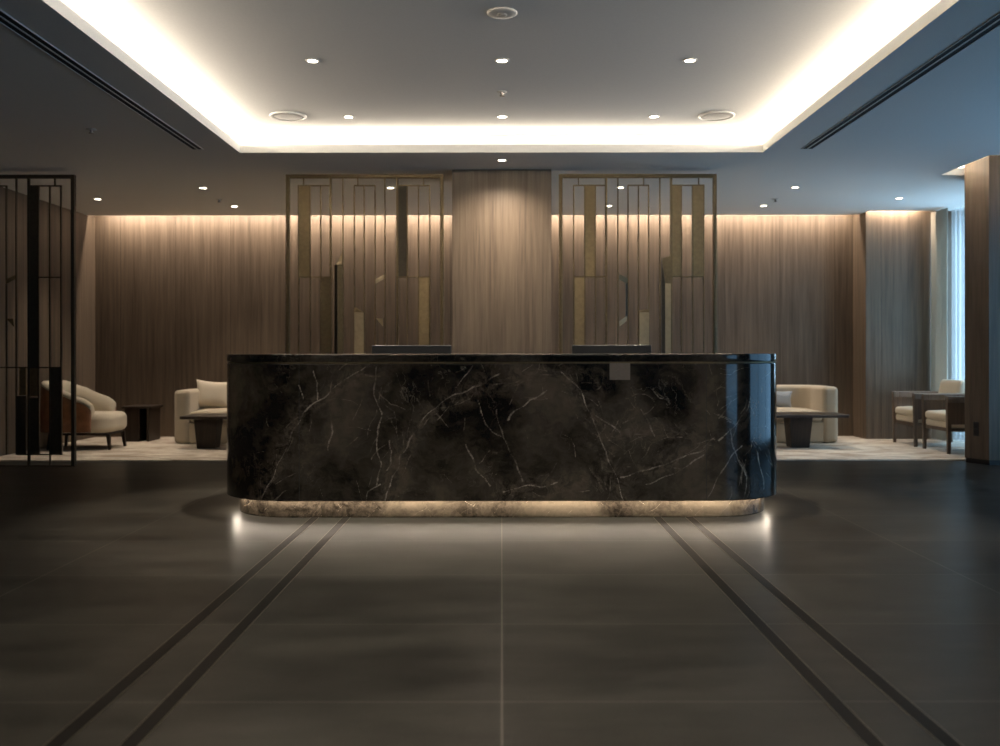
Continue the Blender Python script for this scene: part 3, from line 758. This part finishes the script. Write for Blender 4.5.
# sofas
def sofa(name, label, x0, x1, yf, yb, back_z=.70):
    cx = (x0 + x1) / 2; w = (x1 - x0) / 2; d = yb - yf
    t = thing(name, label, 'sofa', (cx, yf, .012), 0, 'low rounded sofas')
    th = 0.20
    out = rrect(-w, w, 0, d, (.07, .07, .30, .30), 10)
    inn = rrect(-w + th, w - th, -.0, d - th, (0, 0, .16, .16), 8)
    # U-shaped wrap: outer outline opened at the front
    fl = [p for p in out]
    # order of out: front-left arc, front-right arc, back-right arc, back-left arc
    ui = [(w - th, 0.02)] + [(x, y) for x, y in inn if y > .05][0:0]
    inner = [(w - th, .012)] + [(w - th - .16 + .16 * math.cos(a), d - th - .16 + .16 * math.sin(a)) for a in [PI / 2 * i / 8 for i in range(9)]] + \
            [(-w + th + .16 - .16 * math.sin(a), d - th - .16 + .16 * math.cos(a)) for a in [PI / 2 * i / 8 for i in range(9)]] + [(-w + th, .012)]
    half = len(out) // 4
    left_arc = out[:half]; rest = out[half:]
    # polygon: start at the front-right arc, round the back to the front-left arc, then the inner line back to the right
    rf = [(w - th + .05, 0)] + [p for p in out[half:half * 2]]
    rest2 = out[half * 2:]
    poly = rf + rest2 + left_arc + [(-w + th - .05, 0)] + inner[::-1]
    obj('frame', P(poly, .008, back_z), 'sofa', t, bevel=.05, seg=5, angle=.9)
    obj('seat_base', B(-w + th - .01, w - th + .01, .02, d - th + .05, .012, .27), 'sofa', t, bevel=.015)
    mid = 0
    for a, b in ((-w + th, mid), (mid, w - th)):
        obj('seat_cushion', soft(a + .006, b - .006, -.01, d - th - .01, .27, .41, .045, puff=.025), 'sofa', t, smooth=True)
    for sx in (-1, 1):
        for yy in (.12, d - .14): obj('foot', B(sx * (w - .14) - .03, sx * (w - .14) + .03, yy - .03, yy + .03, 0, .02), 'black', t)
    return t
sofa('sofa', 'sand-coloured sofa by the back wall left of the desk', -4.10, -2.05, 11.60, 12.44, .675)
sofa('sofa', 'sand-coloured sofa by the back wall right of the desk', 2.18, 4.22, 11.62, 12.44, .71)
def cushion(x, y, z, w, h, th, lean, rz, mat, label):
    o = obj('cushion', pillow_bm(w, h, th), mat, None, smooth=True)
    o.location = (x, y, z); o.rotation_euler = (-lean, .06, rz)
    tag(o, label, 'cushion', 'scatter cushions')
cushion(-3.74, 12.03, .425, .50, .39, .19, .30, .12, 'pillow', 'ivory square cushion leaning on the left sofa')
cushion(3.62, 12.14, .425, .34, .24, .11, .25, -.1, 'greyp', 'small grey cushion leaning on the right sofa')

# coffee tables
def coffee(x0, x1, y0, y1, legs, label, zt=.395):
    cx, cy = (x0 + x1) / 2, (y0 + y1) / 2; w, d = (x1 - x0) / 2, (y1 - y0) / 2
    t = thing('coffee_table', label, 'coffee table', (cx, cy, .012), 0, 'low dark coffee tables')
    bm = P(rrect(-w, w, -d, d, .05, 6), zt - .036, zt)
    obj('top', bm, 'walnut', t, bevel=.008, seg=3)
    for lx in legs:
        bm = bmesh.new()
        v = [bm.verts.new((lx - cx + sx * .108, sy * .10, 0)) for sx, sy in ((-1, -1), (1, -1), (1, 1), (-1, 1))]
        q = [bm.verts.new((lx - cx + sx * .138, sy * .13, zt - .04)) for sx, sy in ((-1, -1), (1, -1), (1, 1), (-1, 1))]
        bm.faces.new(v[::-1]); bm.faces.new(q)
        for i in range(4): bm.faces.new((v[i], v[(i + 1) % 4], q[(i + 1) % 4], q[i]))
        obj('leg', bm, 'walnut', t, bevel=.004)
coffee(-3.79, -2.60, 10.90, 11.50, (-3.53, -2.90), 'dark wooden coffee table in front of the left sofa')
coffee(2.95, 4.10, 10.92, 11.50, (3.57,), 'dark wooden coffee table in front of the right sofa', .405)

# ------------------------------------------------------------------ right lounge chairs, facing -X (local front = -Y)
def wood_chair(loc, rz, label):
    t = thing('wooden_armchair', label, 'armchair', loc, rz, 'wooden armchairs by the window')
    hw = .32
    for sx in (-1, 1):
        a = hw - .022
        obj('arm_panel', B(sx * a - .018, sx * a + .018, -.27, .40, .33, .58), 'chairwood', t, bevel=.004)
        obj('armrest', B(sx * a - .032, sx * a + .032, -.31, .42, .575, .645), 'armrail', t, bevel=.006)
        bm = bmesh.new(); taper(bm, sx * a, -.285, 0, .617, .016, .026); obj('leg', bm, 'chairwood', t)
        bm = bmesh.new(); taper(bm, sx * a, .39, 0, .617, .016, .026, 0, .04); obj('leg', bm, 'chairwood', t)
    obj('seat_frame', B(-hw + .04, hw - .04, -.28, .39, .245, .285), 'chairwood', t, bevel=.003)
    obj('seat_base', B(-hw + .045, hw - .045, -.285, .36, .285, .365), 'cream', t, bevel=.02)
    obj('seat_cushion', soft(-hw + .048, hw - .048, -.305, .24, .362, .455, .040, puff=.02), 'cream', t, smooth=True)
    bm = soft(-hw + .048, hw - .048, .0, .12, .40, .805, .05)
    bmesh.ops.rotate(bm, verts=bm.verts[:], cent=(0, .06, .42), matrix=Matrix.Rotation(-math.radians(11), 3, 'X'))
    bmesh.ops.translate(bm, verts=bm.verts[:], vec=(0, .20, 0))
    obj('backrest', bm, 'cream', t, smooth=True)
    bm = B(-hw + .045, hw - .045, .0, .03, .30, .77)
    bmesh.ops.rotate(bm, verts=bm.verts[:], cent=(0, 0, .42), matrix=Matrix.Rotation(-math.radians(11), 3, 'X'))
    bmesh.ops.translate(bm, verts=bm.verts[:], vec=(0, .325, 0))
    obj('back_frame', bm, 'chairwood', t, bevel=.005)
    return t
w1 = wood_chair((5.285, 10.70, .012), -PI / 2, 'wooden armchair with cream cushions nearer to the chamfered pillar')
w2 = dup(w1, (5.27, 11.50, .012), -PI / 2, 'wooden armchair with cream cushions farther back, by the veneered wall')

# curtains
def curtain(name, y0, y1, x, amp, wl, mat, label, z0=.02, z1=2.99, folds_jit=.2):
    bm = bmesh.new(); n = int((y1 - y0) / wl * 14); rows = []
    for zi in range(7):
        z = z0 + (z1 - z0) * zi / 6; row = []
        for i in range(n + 1):
            y = y0 + (y1 - y0) * i / n; ph = 2 * PI * (y - y0) / wl + .8 * mnoise.noise((y * 3, 0, 0))
            a = amp * (1 + .25 * mnoise.noise((y * 5, z * .7, 2.0)))
            row.append(bm.verts.new((x + a * math.sin(ph), y + .25 * amp * math.sin(2 * ph), z)))
        rows.append(row)
    for a, b in zip(rows, rows[1:]):
        for i in range(n): bm.faces.new((a[i], a[i + 1], b[i + 1], b[i]))
    o = obj(name, bm, mat, None, smooth=True)
    md = o.modifiers.new('thick', 'SOLIDIFY'); md.thickness = .003
    return tag(o, label, 'curtain', None)
curtain('drape', 11.84, 12.235, 5.665, .028, .13, 'drape', 'beige pleated curtain hanging in the corner by the veneered wall')
curtain('sheer_curtain', 10.2, 12.0, 5.83, .022, .115, 'sheer', 'sheer white curtain over the daylight window behind the wooden armchairs')
# wall socket on the chamfer face of the right pillar
a = Vector((4.953, 9.45)); b = Vector((4.83, 9.70)); d = (b - a).normalized(); nrm = Vector((-d.y, d.x)) * 1.0
if nrm.x > 0: nrm = -nrm
c = a + (b - a) * 0.52
t = thing('wall_socket', 'small black socket plate low on the chamfered pillar at the right', 'socket', (c.x, c.y, 0.285), math.atan2(d.y, d.x))
sg = -1 if (Matrix.Rotation(math.atan2(d.y, d.x), 2) @ Vector((0, 1))).dot(nrm) < 0 else 1
obj('plate', B(-.030, .030, min(0, sg * .008), max(0, sg * .008), 0, .145), 'black', t, bevel=.002, seg=1)
for zz in (.04, .105): obj('outlet', B(-.018, .018, min(sg * .007, sg * .010), max(sg * .007, sg * .010), zz - .022, zz + .022), 'slot', t)

# ------------------------------------------------------------------ sky, camera
w = bpy.data.worlds.new('World'); bpy.context.scene.world = w; w.use_nodes = True
bg = w.node_tree.nodes['Background']; bg.inputs[0].default_value = (0.36, 0.59, 0.82, 1); bg.inputs[1].default_value = 9.0

cam = bpy.data.cameras.new('Camera'); co = bpy.data.objects.new('Camera', cam); C.objects.link(co)
cam.sensor_width = 36; cam.lens = F / 1000 * 36
cam.shift_x = -0.0016; cam.shift_y = -0.0185
co.location = (0, 0, H); co.rotation_euler = (PI / 2, math.radians(0.06), 0)
cam.clip_start = 0.05
cam.dof.use_dof = True; cam.dof.focus_distance = 6.4; cam.dof.aperture_fstop = 1.8
sc = bpy.context.scene; sc.camera = co
sc.view_settings.view_transform = 'Standard'; sc.view_settings.look = 'None'
sc.view_settings.exposure = 0.0; sc.view_settings.gamma = 1.0
sc.view_settings.use_curve_mapping = False
sc.cycles.denoising_prefilter = 'ACCURATE'; sc.cycles.max_bounces = 8; sc.cycles.diffuse_bounces = 5; sc.cycles.glossy_bounces = 4; sc.cycles.transparent_max_bounces = 12
sc.cycles.caustics_reflective = False; sc.cycles.caustics_refractive = False
